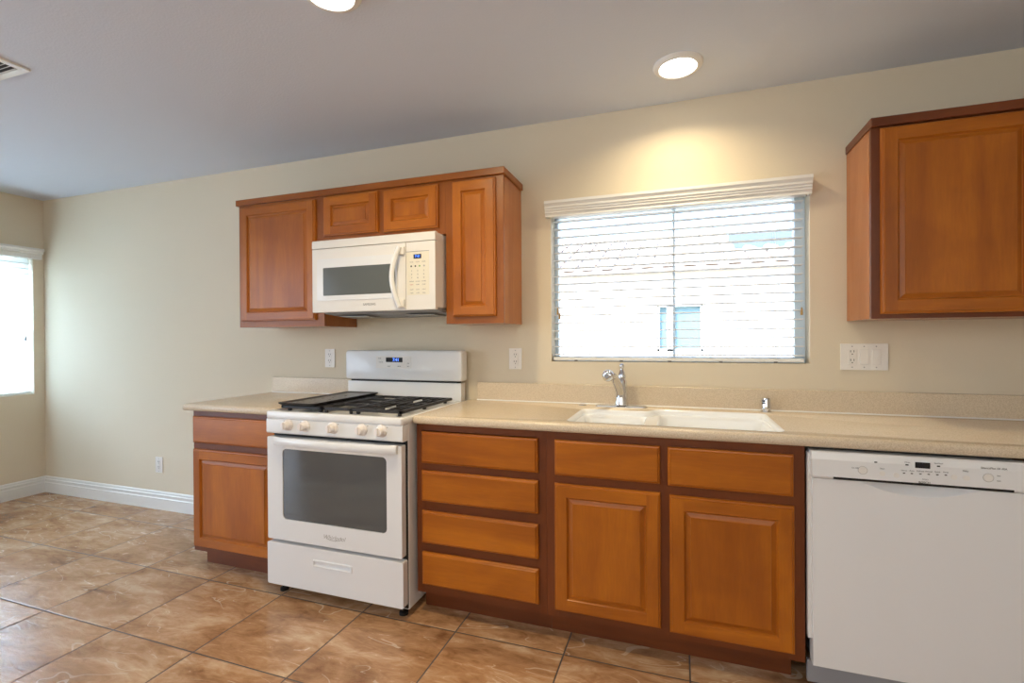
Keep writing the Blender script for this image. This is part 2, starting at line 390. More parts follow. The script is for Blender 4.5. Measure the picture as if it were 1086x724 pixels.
# sink window: vinyl slider frame set in the opening
yo = .095
w1 = bpy.data.objects.new('window_1', None); C.objects.link(w1); w1.location = ((WX0+WX1)/2, yo, WZ0); structure(w1)
bm = bmesh.new(); t = .035
t = .026; box(bm, WX0, WX0+.018, yo, yo+.05, WZ0, WZ1); box(bm, WX1-.044, WX1, yo, yo+.05, WZ0, WZ1)
box(bm, WX0+.018, WX1-.044, yo, yo+.05, WZ0, WZ0+t); box(bm, WX0+.018, WX1-.044, yo, yo+.05, WZ1-t, WZ1)
finish('window_frame', bm, 'vinyl_frame', w1)
bm = bmesh.new(); mxx = 1.122
box(bm, mxx-.006, mxx+.006, yo+.004, yo+.040, WZ0+t, WZ1-t)
finish('meeting_stile', bm, 'vinyl_frame', w1)
finish('window_pane', B(WX0+.018, mxx-.006, yo+.020, yo+.024, WZ0+t, WZ1-t), 'window_glass', w1)
finish('window_pane', B(mxx+.006, WX1-.044, yo+.028, yo+.032, WZ0+t, WZ1-t), 'window_glass', w1)

# dining window
w2 = bpy.data.objects.new('window_2', None); C.objects.link(w2); w2.location = (XL-.09, (LY0+LY1)/2, LZ0); structure(w2)
bm = bmesh.new(); xo = XL-.11; t = .035
box(bm, xo-.05, xo, LY0, LY0+t, LZ0, LZ1); box(bm, xo-.05, xo, LY1-t, LY1, LZ0, LZ1)
box(bm, xo-.05, xo, LY0+t, LY1-t, LZ0, LZ0+t); box(bm, xo-.05, xo, LY0+t, LY1-t, LZ1-t, LZ1)
finish('window_frame', bm, 'vinyl_frame', w2)
finish('window_pane', B(xo-.030, xo-.026, LY0+t, LY1-t, LZ0+t, LZ1-t), 'window_glass', w2)

# ------------------------------------------------------------------ blinds
bl = root('window_blind', 'white horizontal slat blind with moulded valance over the sink window', 'blind', ((WX0+WX1)/2, .03, WZ1))
vprof = [(-.058, 2.000), (-.058, 1.986), (-.054, 1.980), (-.050, 1.972), (-.050, 1.962), (-.045, 1.960), (-.045, 1.950), (-.041, 1.948), (-.041, 1.938), (-.036, 1.934), (-.034, 1.926), (-.036, 1.918), (-.022, 1.918), (-.022, 2.000)]
bm = bmesh.new(); extrude_x(bm, vprof, WX0-.022, WX1+.002)
for xe in ((WX0-.022, WX0-.010), (WX1-.010, WX1+.002)): box(bm, xe[0], xe[1], -.0225, 0.0, 1.918, 2.0)
finish('valance', bm, 'white_trim', bl)
finish('headrail', B(WX0+.012, WX1-.012, -.005, .045, 1.925, 1.958), 'white_trim', bl)
bm = bmesh.new(); nS = 18; yc = .035; zt, zb = 1.905, 1.176
for i in range(nS):
    z = zt+(zb-zt)*i/(nS-1)
    x0, x1 = WX0+.010, WX1-.022
    pr = [(yc-.024, z-.0020), (yc-.012, z+.0012), (yc, z+.0022), (yc+.012, z+.0012), (yc+.024, z-.0020), (yc+.024, z-.0044), (yc, z-.0006), (yc-.024, z-.0044)]
    extrude_x(bm, pr, x0, x1)
finish('slats', bm, 'blind_slat', bl)
finish('bottom_rail', B(WX0+.010, WX1-.022, yc-.026, yc+.026, 1.143, 1.160, bev=.003), 'white_trim', bl)
for xx in (.62, .86, 1.10, 1.34, 1.58):
    bm = bmesh.new()
    for yy in (yc-.0275, yc+.0275): tube(bm, [(xx, yy, 1.16), (xx, yy, 1.93)], .0007, n=5)
    finish('ladder_cord', bm, 'white_trim', bl)
    finish('rail_plug', B(xx-.008, xx+.008, yc-.0285, yc-.026, 1.139, 1.146), 'grey_print', bl)
for xx, zz in ((.522, 1.41), (.532, 1.385), (1.688, 1.383)):
    bm = bmesh.new(); tube(bm, [(xx, yc-.034, zz), (xx, yc-.034, 1.93)], .0008, n=5); cd = finish('pull_cord', bm, 'white_trim', bl)
    bm = bmesh.new(); lathe(bm, [(0, .018), (.003, .017), (.0045, .004), (.006, -.014), (.0055, -.018), (0, -.018)], (xx, yc-.034, zz), n=12)
    finish('cord_tassel', bm, 'tassel_wood', cd)

bl2 = root('window_blind', 'white blind lowered over the bright dining window at the far left', 'blind', (XL-.03, (LY0+LY1)/2, LZ1))
bm = bmesh.new()
v2 = [(XL+.075, 2.03), (XL+.075, 2.012), (XL+.066, 2.006), (XL+.06, 2.000), (XL+.06, 1.99), (XL+.04, 1.985), (XL+.04, 1.945), (XL+.002, 1.945), (XL+.002, 2.03)]
def ext_y(bm, prof, y0, y1):
    a = [bm.verts.new((x, y0, z)) for x, z in prof]; b_ = [bm.verts.new((x, y1, z)) for x, z in prof]; n = len(prof)
    for i in range(n): bm.faces.new((a[i], a[(i+1) % n], b_[(i+1) % n], b_[i]))
    bm.faces.new(a); bm.faces.new(b_)
ext_y(bm, v2, LY0-.03, LY1+.040); finish('valance', bm, 'white_trim', bl2)
bm = bmesh.new(); n2 = 26
for i in range(n2):
    z = 1.925+(.865-1.925)*i/(n2-1); xc = XL-.04
    ext_y(bm, [(xc-.011, z+.023), (xc+.011, z-.023), (xc+.013, z-.022), (xc-.009, z+.024)], LY0+.012, LY1-.012)
finish('slats', bm, 'blind_slat_dining', bl2)
finish('bottom_rail', B(XL-.065, XL-.015, LY0+.012, LY1-.012, .835, .850), 'white_trim', bl2)
bm = bmesh.new(); tube(bm, [(XL-.008, LY1-.05, 1.30), (XL-.008, LY1-.05, 1.94)], .0008, n=5); cd = finish('pull_cord', bm, 'white_trim', bl2)
bm = bmesh.new(); lathe(bm, [(0, .018), (.003, .017), (.007, -.014), (0, -.018)], (XL-.008, LY1-.05, 1.29), n=12); finish('cord_tassel', bm, 'grey_print', cd)

# ------------------------------------------------------------------ wall cabinets
UB, UT, UY = 1.3416, 2.085, -.298
def wall_cab(label, x0, x1, zb, doors, stiles, rails, sidemat='side_veneer', kind='golden'):
    r = root('wall_cabinet', label, 'cabinet', ((x0+x1)/2, UY/2, zb))
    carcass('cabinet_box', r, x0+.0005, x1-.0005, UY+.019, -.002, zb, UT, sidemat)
    face_frame(r, x0, x1, zb, UT, UY, .019, stiles, rails, kind)
    for d in doors: panel_door('door', r, *d, UY)
    return r
a0, a1, a2, a3 = -1.4137, -.778, -.001, .3175
wall_cab('left wooden wall cabinet with one tall raised panel door', a0, a1, UB, [(-1.390, -.830, 1.377, 2.072)],
         [(a0, a0+.04), (a1-.06, a1)], [(a0+.04, a1-.06, UB, UB+.05), (a0+.04, a1-.06, UT-.04, UT)])
wall_cab('short wooden wall cabinet with two small doors above the microwave', a1+.0005, a2-.0005, 1.812,
         [(-.770, -.408, 1.850, 2.075), (-.372, -.040, 1.845, 2.072)],
         [(a1+.0005, a1+.04), (-.42, -.36), (a2-.04, a2-.0005)],
         [(a1+.04, -.42, 1.812, 1.86), (-.36, a2-.04, 1.812, 1.86), (a1+.04, -.42, UT-.035, UT), (-.36, a2-.04, UT-.035, UT)])
wall_cab('narrow wooden wall cabinet right of the microwave with pale sheen on its side', a2, a3, UB, [(.040, .280, 1.377, 2.072)],
         [(a2, .05), (a3-.05, a3)], [(.05, a3-.05, UB, UB+.045), (.05, a3-.05, UT-.035, UT)])
bm = bmesh.new(); box(bm, a0-.014, a3+.010, UY-.014, -.002, UT+.0005, UT+.036, bev=.002, seg=1)
o = finish('cabinet_top_trim', bm, 'golden_horizontal'); o['label'] = 'thin brown wooden trim board capping the wall cabinets over the microwave'; o['category'] = 'trim'
# right wall cabinet
c0, c1 = 1.8668, 2.78
r = wall_cab('large wooden wall cabinet right of the window with big raised panel door', c0, c1, 1.3322,
         [(1.896, 2.385, 1.350, 2.078), (2.405, 2.755, 1.350, 2.078)],
         [(c0, c0+.05), (2.37, 2.42), (c1-.05, c1)], [(c0+.05, 2.37, 1.3322, 1.375), (2.42, c1-.05, 1.3322, 1.375), (c0+.05, 2.37, UT-.035, UT), (2.42, c1-.05, UT-.035, UT)], kind='frame')
bm = bmesh.new(); box(bm, c0-.004, c1+.01, UY-.014, -.002, UT+.0005, UT+.036, bev=.002, seg=1)
o = finish('cabinet_top_trim', bm, 'frame_horizontal'); o['label'] = 'thin brown wooden trim board capping the wall cabinet right of the window'; o['category'] = 'trim'

# ------------------------------------------------------------------ base cabinets
FY, ZB, ZT = -.61, .10, .874
def base_cab(label, x0, x1, stiles, rails, kick=(0, 0)):
    r = root('base_cabinet', label, 'cabinet', ((x0+x1)/2, FY/2, 0))
    carcass('cabinet_box', r, x0+.0005, x1-.0005, FY+.019, -.002, ZB, ZT, 'frame_vertical')
    face_frame(r, x0, x1, ZB, ZT, FY, .019, stiles, rails)
    finish('toe_kick', B(x0+kick[0], x1-kick[1], -.535, -.02, 0, ZB-.0005), 'frame_horizontal', r)
    return r
b0, b1 = -1.408, -.800
r = base_cab('wooden base cabinet left of the stove with one drawer over one door', b0, b1, [(b0, b0+.04), (b1-.04, b1)],
             [(b0+.04, b1-.04, ZB, .15), (b0+.04, b1-.04, .66, .71), (b0+.04, b1-.04, .83, ZT)], kick=(.0, 0))
slab('drawer', r, -1.398, -.812, .700, .846, FY); panel_door('door', r, -1.398, -.812, .128, .666, FY)
d0, d1 = 0.0, .617
r = base_cab('wooden base cabinet right of the stove with four stacked drawers', d0, d1-.0005, [(d0, d0+.04), (d1-.05, d1-.0005)],
             [(d0+.04, d1-.05, ZB, .15), (d0+.04, d1-.05, ZT-.03, ZT), (d0+.04, d1-.05, .275, .35), (d0+.04, d1-.05, .465, .54), (d0+.04, d1-.05, .65, .71)])
for za, zc in ((.143, .291), (.333, .480), (.524, .664), (.697, .842)): slab('drawer', r, .030, .583, za, zc, FY)
s0, s1 = .617, 1.5665
r = base_cab('wooden sink base cabinet with two doors under two false drawer fronts', s0+.0005, s1, [(s0+.0005, s0+.05), (1.065, 1.115), (s1-.05, s1)],
             [(s0+.05, 1.065, ZB, .15), (1.115, s1-.05, ZB, .15), (s0+.05, 1.065, .64, .71), (1.115, s1-.05, .64, .71), (s0+.05, 1.065, ZT-.04, ZT), (1.115, s1-.05, ZT-.04, ZT)], kick=(0, .03))
slab('false_drawer_front', r, .655, 1.074, .695, .842, FY); slab('false_drawer_front', r, 1.102, 1.530, .692, .842, FY)
panel_door('door', r, .653, 1.075, .134, .661, FY); panel_door('door', r, 1.108, 1.533, .127, .657, FY)
# cabinet beyond the dishwasher carries the worktop to the right wall
r = base_cab('wooden base cabinet right of the dishwasher with one drawer over one door', 2.20, XR-.003, [(2.20, 2.24), (XR-.043, XR-.003)],
             [(2.24, XR-.043, ZB, .15), (2.24, XR-.043, .66, .71), (2.24, XR-.043, .83, ZT)])
slab('drawer', r, 2.215, XR-.02, .700, .846, FY); panel_door('door', r, 2.215, XR-.02, .128, .666, FY)

# ------------------------------------------------------------------ countertops
def boolcut(o, bmc):
    me = bpy.data.meshes.new('cut'); bmesh.ops.recalc_face_normals(bmc, faces=bmc.faces); bmc.to_mesh(me); bmc.free(); c = bpy.data.objects.new('cut', me); C.objects.link(c)
    md = o.modifiers.new('b', 'BOOLEAN'); md.operation = 'DIFFERENCE'; md.object = c; md.solver = 'EXACT'
    bpy.context.view_layer.update()
    nm = bpy.data.meshes.new_from_object(o.evaluated_get(bpy.context.evaluated_depsgraph_get()))
    o.modifiers.clear(); o.data = nm
    bpy.data.objects.remove(c)
CZ0, CZ1 = .8755, .914
def counter(label, x0, x1, xs0, xs1):
    r = root('countertop', label, 'countertop', ((x0+x1)/2, -.32, CZ0))
    s = finish('worktop', B(x0, x1, -.640, -.002, CZ0, CZ1, bev=.015, seg=4), 'countertop', r, origin=(0, 0, 0), smooth=50)
    finish('backsplash', B(xs0, xs1, -.022, -.002, CZ1+.0005, 1.016, bev=.002, seg=1), 'countertop', r, origin=(0, 0, 0))
    bm = bmesh.new(); extrude_x(bm, [(-.0225, CZ1+.0003), (-.029, CZ1+.0003), (-.0225, CZ1+.006)], xs0, xs1)
    finish('caulk_bead', bm, 'white_trim', r)
    return s
counter('beige countertop left of the stove with short backsplash', -1.4635, -.795, -1.445, -.795)
s = counter('long beige countertop holding the sink and running over the dishwasher', -.0105, XR-.003, .052, XR-.003)
# sink cut-out (stepped outline)
SX0, SX1, SXM, SY0, SYL, SYR = .692, 1.515, 1.020, -.583, -.205, -.122
def sink_outline(g=0):
    pts = [(SX0-g, SY0-g), (SX1+g, SY0-g), (SX1+g, SYR+g), (SXM+.018-g, SYR+g), (SXM-.018-g, SYL+g), (SX0-g, SYL+g)]
    return pts
ob = s
bmc = bmesh.new()
out = []
def round_poly(pts, r, n=4):
    P = []; k = len(pts)
    for i in range(k):
        p0, p1, p2 = Vector(pts[i-1]), Vector(pts[i]), Vector(pts[(i+1) % k])
        a, c = (p0-p1).normalized(), (p2-p1).normalized(); rr = min(r, (p0-p1).length*.4, (p2-p1).length*.4)
        for j in range(n+1):
            t_ = j/n; q = (p1+a*rr)*(1-t_)**2+p1*2*t_*(1-t_)+(p1+c*rr)*t_*t_; P.append((q.x, q.y))
    return P
OUT = round_poly(sink_outline(), .035)
va = [bmc.verts.new((x, y, .80)) for x, y in OUT]; vb = [bmc.verts.new((x, y, 1.0)) for x, y in OUT]
for i in range(len(OUT)): bmc.faces.new((va[i], va[(i+1) % len(OUT)], vb[(i+1) % len(OUT)], vb[i]))
bmc.faces.new(va[::-1]); bmc.faces.new(vb)
boolcut(ob, bmc)
# sink
sk = root('kitchen_sink', 'white double bowl sink set into the beige countertop below the window', 'sink', ((SX0+SX1)/2, -.35, .72))
bm = bmesh.new()
def inset(pts, d):
    c = Vector((sum(p[0] for p in pts)/len(pts), sum(p[1] for p in pts)/len(pts)))
    return pts
lvl = []
for g, z in ((.0, .9145), (-.004, .9120), (-.008, .905), (-.010, .890)):
    P = round_poly(sink_outline(g), .035); lvl.append([bm.verts.new((x, y, z)) for x, y in P])
n = len(OUT)
for a, c in zip(lvl, lvl[1:]):
    for i in range(n): bm.faces.new((a[i], a[(i+1) % n], c[(i+1) % n], c[i]))
# shelf with two bowls
def bowl(x0, x1, y0, y1):
    rs = []
    for g, z, r in ((0, .890, .030), (.004, .884, .032), (.008, .87, .035), (.018, .76, .045), (.032, .732, .06), (.06, .722, .07)):
        rs.append([bm.verts.new((x, y, z)) for x, y in rrect(x0+g, x1-g, y0+g, y1-g, r, 5)])
    for a, c in zip(rs, rs[1:]):
        k = len(a)
        for i in range(k): bm.faces.new((a[i], a[(i+1) % k], c[(i+1) % k], c[i]))
    bm.faces.new(rs[-1]); return rs[0]
e1 = bowl(SX0+.012, SXM-.018, SY0+.012, SYL-.012); e2 = bowl(SXM+.034, SX1-.012, SY0+.012, SYR-.012)
loops = [lvl[-1], e1, e2]; eds = []
for lp in loops:
    for i in range(len(lp)):
        e_ = bm.edges.get((lp[i], lp[(i+1) % len(lp)])) or bm.edges.new((lp[i], lp[(i+1) % len(lp)])); eds.append(e_)
bmesh.ops.triangle_fill(bm, use_beauty=True, use_dissolve=True, edges=eds, normal=(0, 0, 1))
finish('bowl_shell', bm, 'sink_enamel', sk, smooth=50)
for xx, yy in (((SX0+SXM)/2, -.39), ((SX1+SXM)/2, -.35)):
    bm = bmesh.new(); lathe(bm, [(.055, .7235), (.055, .7275), (.045, .7285), (.040, .7245), (0, .7245)], (xx, yy, 0), n=28); finish('drain', bm, 'chrome', sk, smooth=True)
# faucet
FX, FYY = .868, -.088
fc = root('kitchen_faucet', 'chrome single lever pull-out faucet standing behind the sink', 'faucet', (FX, FYY, .9145))
bm = bmesh.new()
pl = rrect(-.130, .130, -.028, .028, .026, 6); lv = []
for g, z in ((0, .9147), (0, .919), (.004, .9225), (.010, .924)):
    lv.append([bm.verts.new((FX+x*(1-g/.13), FYY+y*(1-g/.028), z)) for x, y in pl])
for a, c in zip(lv, lv[1:]):
    for i in range(len(a)): bm.faces.new((a[i], a[(i+1) % len(a)], c[(i+1) % len(a)], c[i]))
bm.faces.new(lv[-1]); bm.faces.new(lv[0])
finish('base_plate', bm, 'chrome', fc, smooth=True)
bm = bmesh.new(); lathe(bm, [(.034, .9242), (.034, .934), (.031, .944), (.029, .975), (.029, 1.02), (.026, 1.045), (.019, 1.062), (0, 1.066)], (FX+.002, FYY, 0), n=28)
finish('faucet_body', bm, 'chrome', fc, smooth=True)
bm = bmesh.new()
tube(bm, [(FX-.002, FYY-.012, .985), (FX-.008, FYY-.030, 1.02), (FX-.018, FYY-.055, 1.05), (FX-.028, FYY-.085, 1.073), (FX-.036, FYY-.110, 1.082)], [.021, .022, .021, .019, .018], n=20)
finish('spout', bm, 'chrome', fc, smooth=True)
bm = bmesh.new(); d_ = Vector((-.30, -.85, -.05)).normalized()
c_ = Vector((FX-.035, FYY-.108, 1.083))
lathe(bm, [(.0165, -.008), (.020, .004), (.0265, .018), (.029, .030), (.0275, .040), (.022, .047), (.014, .049), (0, .0495)], c_, axis=d_, n=28)
sh = finish('spray_head', bm, 'chrome', fc, smooth=True)
bm = bmesh.new(); lathe(bm, [(.012, .0497), (.011, .0515), (0, .052)], c_, axis=d_, n=20); finish('spray_nozzle', bm, 'grey_plastic', sh, smooth=True)
bm = bmesh.new(); lathe(bm, [(0, 1.06), (.020, 1.060), (.021, 1.070), (.015, 1.088), (.010, 1.100), (.008, 1.108), (.011, 1.116), (.0125, 1.124), (.009, 1.132), (0, 1.134)], (FX+.004, FYY, 0), n=24)
finish('lever_handle', bm, 'chrome', fc, smooth=True)
# air gap and hole cover
ag = root('air_gap', 'small slotted chrome air gap cap right of the sink', 'air gap', (1.528, -.060, .9145))
bm = bmesh.new(); lathe(bm, [(0, .9147), (.024, .9147), (.024, .919), (.0195, .921), (.0195, .973), (.016, .980), (0, .982)], (1.528, -.060, 0), n=28)
finish('cap', bm, 'chrome', ag, smooth=True)
bm = bmesh.new()
for z in (.957, .967): box(bm, 1.509, 1.521, -.0815, -.070, z-.0022, z+.0022)
finish('vent_slots', bm, 'black_gap', ag)
bm = bmesh.new(); lathe(bm, [(0, .9147), (.023, .9147), (.022, .9175), (.014, .919), (0, .919)], (.668, -.062, 0), n=28)
o = finish('hole_cover', bm, 'chrome', smooth=True, origin=(.668, -.062, .9147)); o['label'] = 'flat round chrome hole cover on the countertop left of the faucet'; o['category'] = 'cover'

# ------------------------------------------------------------------ gas range
RX0, RX1 = -.788, -.012
rg = root('gas_range', 'white freestanding gas range with black grates and griddle', 'stove', ((RX0+RX1)/2, -.36, 0))
bm = bmesh.new(); box(bm, RX0+.004, RX1-.003, -.660, -.03, .035, .893, bev=.004)
finish('body', bm, 'white_enamel', rg)
finish('inner_front', B(RX0+.010, RX1-.0055, -.668, -.6605, .045, .885), 'black_gap', rg)
# cooktop with raised lip
bm = bmesh.new()
cx0, cx1, cy0, cy1 = RX0-.002, RX1-.001, -.712, -.085
lv = []
for g, z, r in ((.002, .880, .012), (0, .886, .014), (0, .908, .014), (.004, .913, .014), (.022, .914, .012), (.030, .906, .012), (.05, .905, .02)):
    lv.append([bm.verts.new((x, y, z)) for x, y in rrect(cx0+g, cx1-g, cy0+g, cy1-g, r, 5)])
for a, c in zip(lv, lv[1:]):
    for i in range(len(a)): bm.faces.new((a[i], a[(i+1) % len(a)], c[(i+1) % len(a)], c[i]))
bm.faces.new(lv[-1]); bm.faces.new(lv[0])
finish('cooktop', bm, 'white_enamel', rg, smooth=40)
# control panel
bm = bmesh.new(); extrude_x(bm, [(-.660, .805), (-.704, .805), (-.709, .812), (-.7085, .872), (-.704, .8785), (-.660, .8785)], RX0+.001, RX1-.003)
cp = finish('control_panel', bm, 'white_enamel', rg)
for i, kx in enumerate((-.650, -.549, -.387, -.226, -.122)):
    bm = bmesh.new(); lathe(bm, [(.0285, 0), (.0275, .006), (.0235, .009), (.0205, .011), (.0190, .030), (.017, .034), (0, .035)], (kx, -.7092, .850), axis=(0, -1, 0), n=28)
    k = finish('knob', bm, 'knob_plastic', rg, smooth=True)
    finish('knob_grip', B(kx-.0045, kx+.0045, -.7492, -.7445, .834, .866, bev=.0015), 'knob_plastic', k)
    bm = bmesh.new(); lathe(bm, [(0, 0), (.0022, 0), (.0022, .0004), (0, .0004)], (kx-.026 if i < 2 else kx+.03, -.7093, .868), axis=(0, -1, 0), n=8); finish('dial_mark', bm, 'grey_print', k)
# oven door
bm = bmesh.new()
o_ = rrect(RX0+.001, RX1-.012, .283, .787, .006, 3); i_ = rrect(-.694, -.102, .386, .731, .022, 5)
def ring_plate(bm, outer, inner, yf, yb):
    A = [bm.verts.new((x, yf, z)) for x, z in outer]; I = [bm.verts.new((x, yf, z)) for x, z in inner]
    A2 = [bm.verts.new((x, yb, z)) for x, z in outer]; I2 = [bm.verts.new((x, yf+.006, z)) for x, z in inner]
    es = []
    for lp in (A, I):
        for i in range(len(lp)): es.append(bm.edges.new((lp[i], lp[(i+1) % len(lp)])))
    bmesh.ops.triangle_fill(bm, use_beauty=True, use_dissolve=True, edges=es, normal=(0, -1, 0))
    for P_, Q in ((A, A2), (I, I2)):
        for i in range(len(P_)): bm.faces.new((P_[i], P_[(i+1) % len(P_)], Q[(i+1) % len(Q)], Q[i]))
    bm.faces.new(A2)
ring_plate(bm, o_, i_, -.704, -.669)
dr = finish('oven_door', bm, 'white_enamel', rg)
bm = bmesh.new(); extrude_y(bm, rrect(-.693, -.103, .387, .730, .021, 5), -.7005, -.6985)
finish('door_glass', bm, 'oven_glass', dr)
# bowed wide handle
bm = bmesh.new(); hx0, hx1 = -.732, -.040; rows = []
ns = 16
for i in range(ns+1):
    t_ = i/ns; x = hx0+(hx1-hx0)*t_; y = -.716-.028*math.sin(PI*t_)**.6
    zc_ = .772
    rows.append([bm.verts.new((x, y+dy, zc_+dz)) for dy, dz in ((.012, .018), (-.002, .020), (-.008, .012), (-.009, -.010), (-.004, -.019), (.012, -.020))])
for a, c in zip(rows, rows[1:]):
    for k in range(6): bm.faces.new((a[k], a[(k+1) % 6], c[(k+1) % 6], c[k]))
bm.faces.new(rows[0]); bm.faces.new(rows[-1])
finish('door_handle', bm, 'white_enamel', dr, smooth=35)
text('logo', 'Whirlpool', (-.392, -.7043, .330), .030, dr, 'light_grey_print', shear=.35)
bm = bmesh.new(); pts = [(-.392+.045*math.cos(a), -.7046, .331+.014*math.sin(a)) for a in [math.radians(v) for v in range(150, 395, 15)]]
tube(bm, pts, .0012, n=6); finish('logo_swirl', bm, 'light_grey_print', dr)
# storage drawer
bm = bmesh.new()
o_ = rrect(RX0+.001, RX1-.005, .062, .268, .008, 3); i_ = rrect(-.510, -.288, .182, .214, .008, 4)
ring_plate(bm, o_, i_, -.708, -.669)
sd = finish('storage_drawer', bm, 'white_enamel', rg)
bm = bmesh.new()
lv = []
for g, y in ((-.004, -.7085), (-.002, -.7115), (.003, -.7115), (.006, -.704), (.008, -.7025)):
    lv.append([bm.verts.new((x, y, z)) for x, z in rrect(-.508+g, -.290-g, .184+g, .212-g, .006, 4)])
for a, c in zip(lv, lv[1:]):
    for i in range(len(a)): bm.faces.new((a[i], a[(i+1) % len(a)], c[(i+1) % len(a)], c[i]))
bm.faces.new(lv[-1]); finish('drawer_pull', bm, 'white_enamel', sd, smooth=30)
for fx_, fy_ in ((RX0+.04, -.64), (RX1-.045, -.64), (RX0+.04, -.08), (RX1-.045, -.08)):
    bm = bmesh.new(); lathe(bm, [(0, 0), (.021, 0), (.021, .012), (.010, .016), (.010, .0355), (0, .0355)], (fx_, fy_, 0), n=18)
    finish('leveling_foot', bm, 'black_gap', rg)
# backguard
bgp = [(-.030, .893), (-.088, .893), (-.090, 1.010), (-.098, 1.024), (-.104, 1.034), (-.098, 1.184), (-.090, 1.193), (-.080, 1.196), (-.030, 1.196)]
bm = bmesh.new()
box(bm, RX0+.004, RX1-.008, -.084, -.030, .893, 1.012)
finish('backguard_base', bm, 'white_enamel', rg)
bm = bmesh.new()
fr_ = rrect(RX0-.004, RX1, 1.022, 1.198, .014, 5)
lv = []
for g, y in ((0, -.032), (0, -.088), (.004, -.096), (.012, -.100)):
    lv.append([bm.verts.new((x, y, z)) for x, z in rrect(RX0-.004+g, RX1+.004-g, 1.022+g*.6, 1.198-g, .016, 5)])
for a, c in zip(lv, lv[1:]):
    for i in range(len(a)): bm.faces.new((a[i], a[(i+1) % len(a)], c[(i+1) % len(a)], c[i]))
bm.faces.new(lv[-1]); bm.faces.new(lv[0])
bgd = finish('backguard', bm, 'white_enamel', rg, smooth=30)
finish('vent_slot', B(RX0+.03, RX1-.03, -.0875, -.035, 1.0125, 1.0215), 'black_gap', rg)
bm = bmesh.new(); box(bm, -.570, -.330, -.1015, -.1002, 1.092, 1.164, bev=.0004, seg=1); pn = finish('clock_panel', bm, 'white_plastic', bgd)
bm = bmesh.new(); box(bm, -.500, -.388, -.1030, -.1018, 1.129, 1.156); finish('clock_display', bm, 'display_glass', pn)
text('clock_digits', '7:41', (-.432, -.1034, 1.142), .026, pn, 'display_digits')
for tx, tz, tt in ((-.480, 1.104, 'BAKE'), (-.410, 1.104, 'BROIL'), (-.350, 1.104, 'OFF'), (-.350, 1.122, 'ON'), (-.350, 1.146, '+'), (-.535, 1.128, 'CLOCK'), (-.545, 1.150, 'TIMER')):
    text('button_print', tt, (tx, -.1018, tz), .0085, pn, 'grey_print')
# burners, grates, griddle
burn = [(-.205, -.53, .046), (-.205, -.24, .038), (-.615, -.53, .038), (-.615, -.24, .034), (-.400, -.385, .040)]
for bx, by, br in burn:
    bm = bmesh.new(); lathe(bm, [(0, .9055), (br*1.05, .9055), (br*1.0, .911), (br*.8, .914), (br*.8, .9185), (br*.72, .920), (0, .9205)], (bx, by, 0), n=26)
    finish('burner', bm, 'white_plastic', rg, smooth=30)
def grate(x0, x1, y0, y1, wide=False):
    bm = bmesh.new(); z0, z1 = .921, .935; w = .012
    # flared outer frame
    for (xa, xb, ya, yb_) in ((x0, x0+w*1.6, y0, y1), (x1-w*1.6, x1, y0, y1), (x0, x1, y0, y0+w*1.6), (x0, x1, y1-w*1.6, y1)): box(bm, xa, xb, ya, yb_, z0, z1, bev=.003, seg=1)
    ym = (y0+y1)/2; xm = (x0+x1)/2
    box(bm, x0+w, x1-w, ym-w*.7, ym+w*.7, z0, z1, bev=.002, seg=1)
    for yc_ in ((y0+ym)/2, (y1+ym)/2):
        L_ = (x1-x0)*.30; M_ = (y1-y0)*.155
        box(bm, x0+w, x0+L_, yc_-w*.5, yc_+w*.5, z0, z1+.001, bev=.002, seg=1); box(bm, x1-L_, x1-w, yc_-w*.5, yc_+w*.5, z0, z1+.001, bev=.002, seg=1)
        q = (ym-y0)/2
        box(bm, xm-w*.5, xm+w*.5, yc_-q+w*.5, yc_-q*.42, z0, z1+.001, bev=.002, seg=1); box(bm, xm-w*.5, xm+w*.5, yc_+q*.42, yc_+q-w*.5, z0, z1+.001, bev=.002, seg=1)
        for sx_ in (-1.12, -.62, .62, 1.12):
            box(bm, xm+sx_*(x1-x0)*.28-w*.4, xm+sx_*(x1-x0)*.28+w*.4, yc_-q+w*.5, yc_+q-w*.5, z0, z1, bev=.002, seg=1)
    for px_ in (x0+.03, x1-.03):
        for py_ in (y0+.03, ym, y1-.03): box(bm, px_-.007, px_+.007, py_-.007, py_+.007, .9065, z0+.002)
    return finish('grate', bm, 'cast_iron', rg)
grate(-.340, -.052, -.652, -.130); grate(-.752, -.500, -.652, -.130)
bm = bmesh.new()
for xa in (-.495, -.351): box(bm, xa, xa+.010, -.645, -.135, .921, .935, bev=.003, seg=1)
for yy in (-.645, -.50, -.39, -.27, -.145): box(bm, -.486, -.350, yy, yy+.010, .921, .935, bev=.002, seg=1)
for px_ in (-.49, -.346):
    for py_ in (-.63, -.15): box(bm, px_-.006, px_+.006, py_-.006, py_+.006, .9065, .923)
finish('center_grate', bm, 'cast_iron', rg)
bm = bmesh.new()
lv = []
gx0, gx1, gy0, gy1 = -.766, -.540, -.668, -.110
for g, z, r in ((.012, .9362, .02), (.002, .944, .02), (0, .949, .02), (.004, .950, .02), (.012, .949, .02)):
    lv.append([bm.verts.new((x, y, z)) for x, y in rrect(gx0+g, gx1-g, gy0+g, gy1-g, r, 5)])
for a, c in zip(lv, lv[1:]):
    for i in range(len(a)): bm.faces.new((a[i], a[(i+1) % len(a)], c[(i+1) % len(a)], c[i]))
bm.faces.new(lv[0])
o = finish('griddle', bm, 'cast_iron', smooth=30); 
lz = .9435
bm = bmesh.new(); A = [bm.verts.new((x, y, .949)) for x, y in rrect(gx0+.012, gx1-.012, gy0+.012, gy1-.012, .02, 5)]; A2 = [bm.verts.new((x, y, lz)) for x, y in rrect(gx0+.020, gx1-.020, gy0+.020, gy1-.020, .02, 5)]
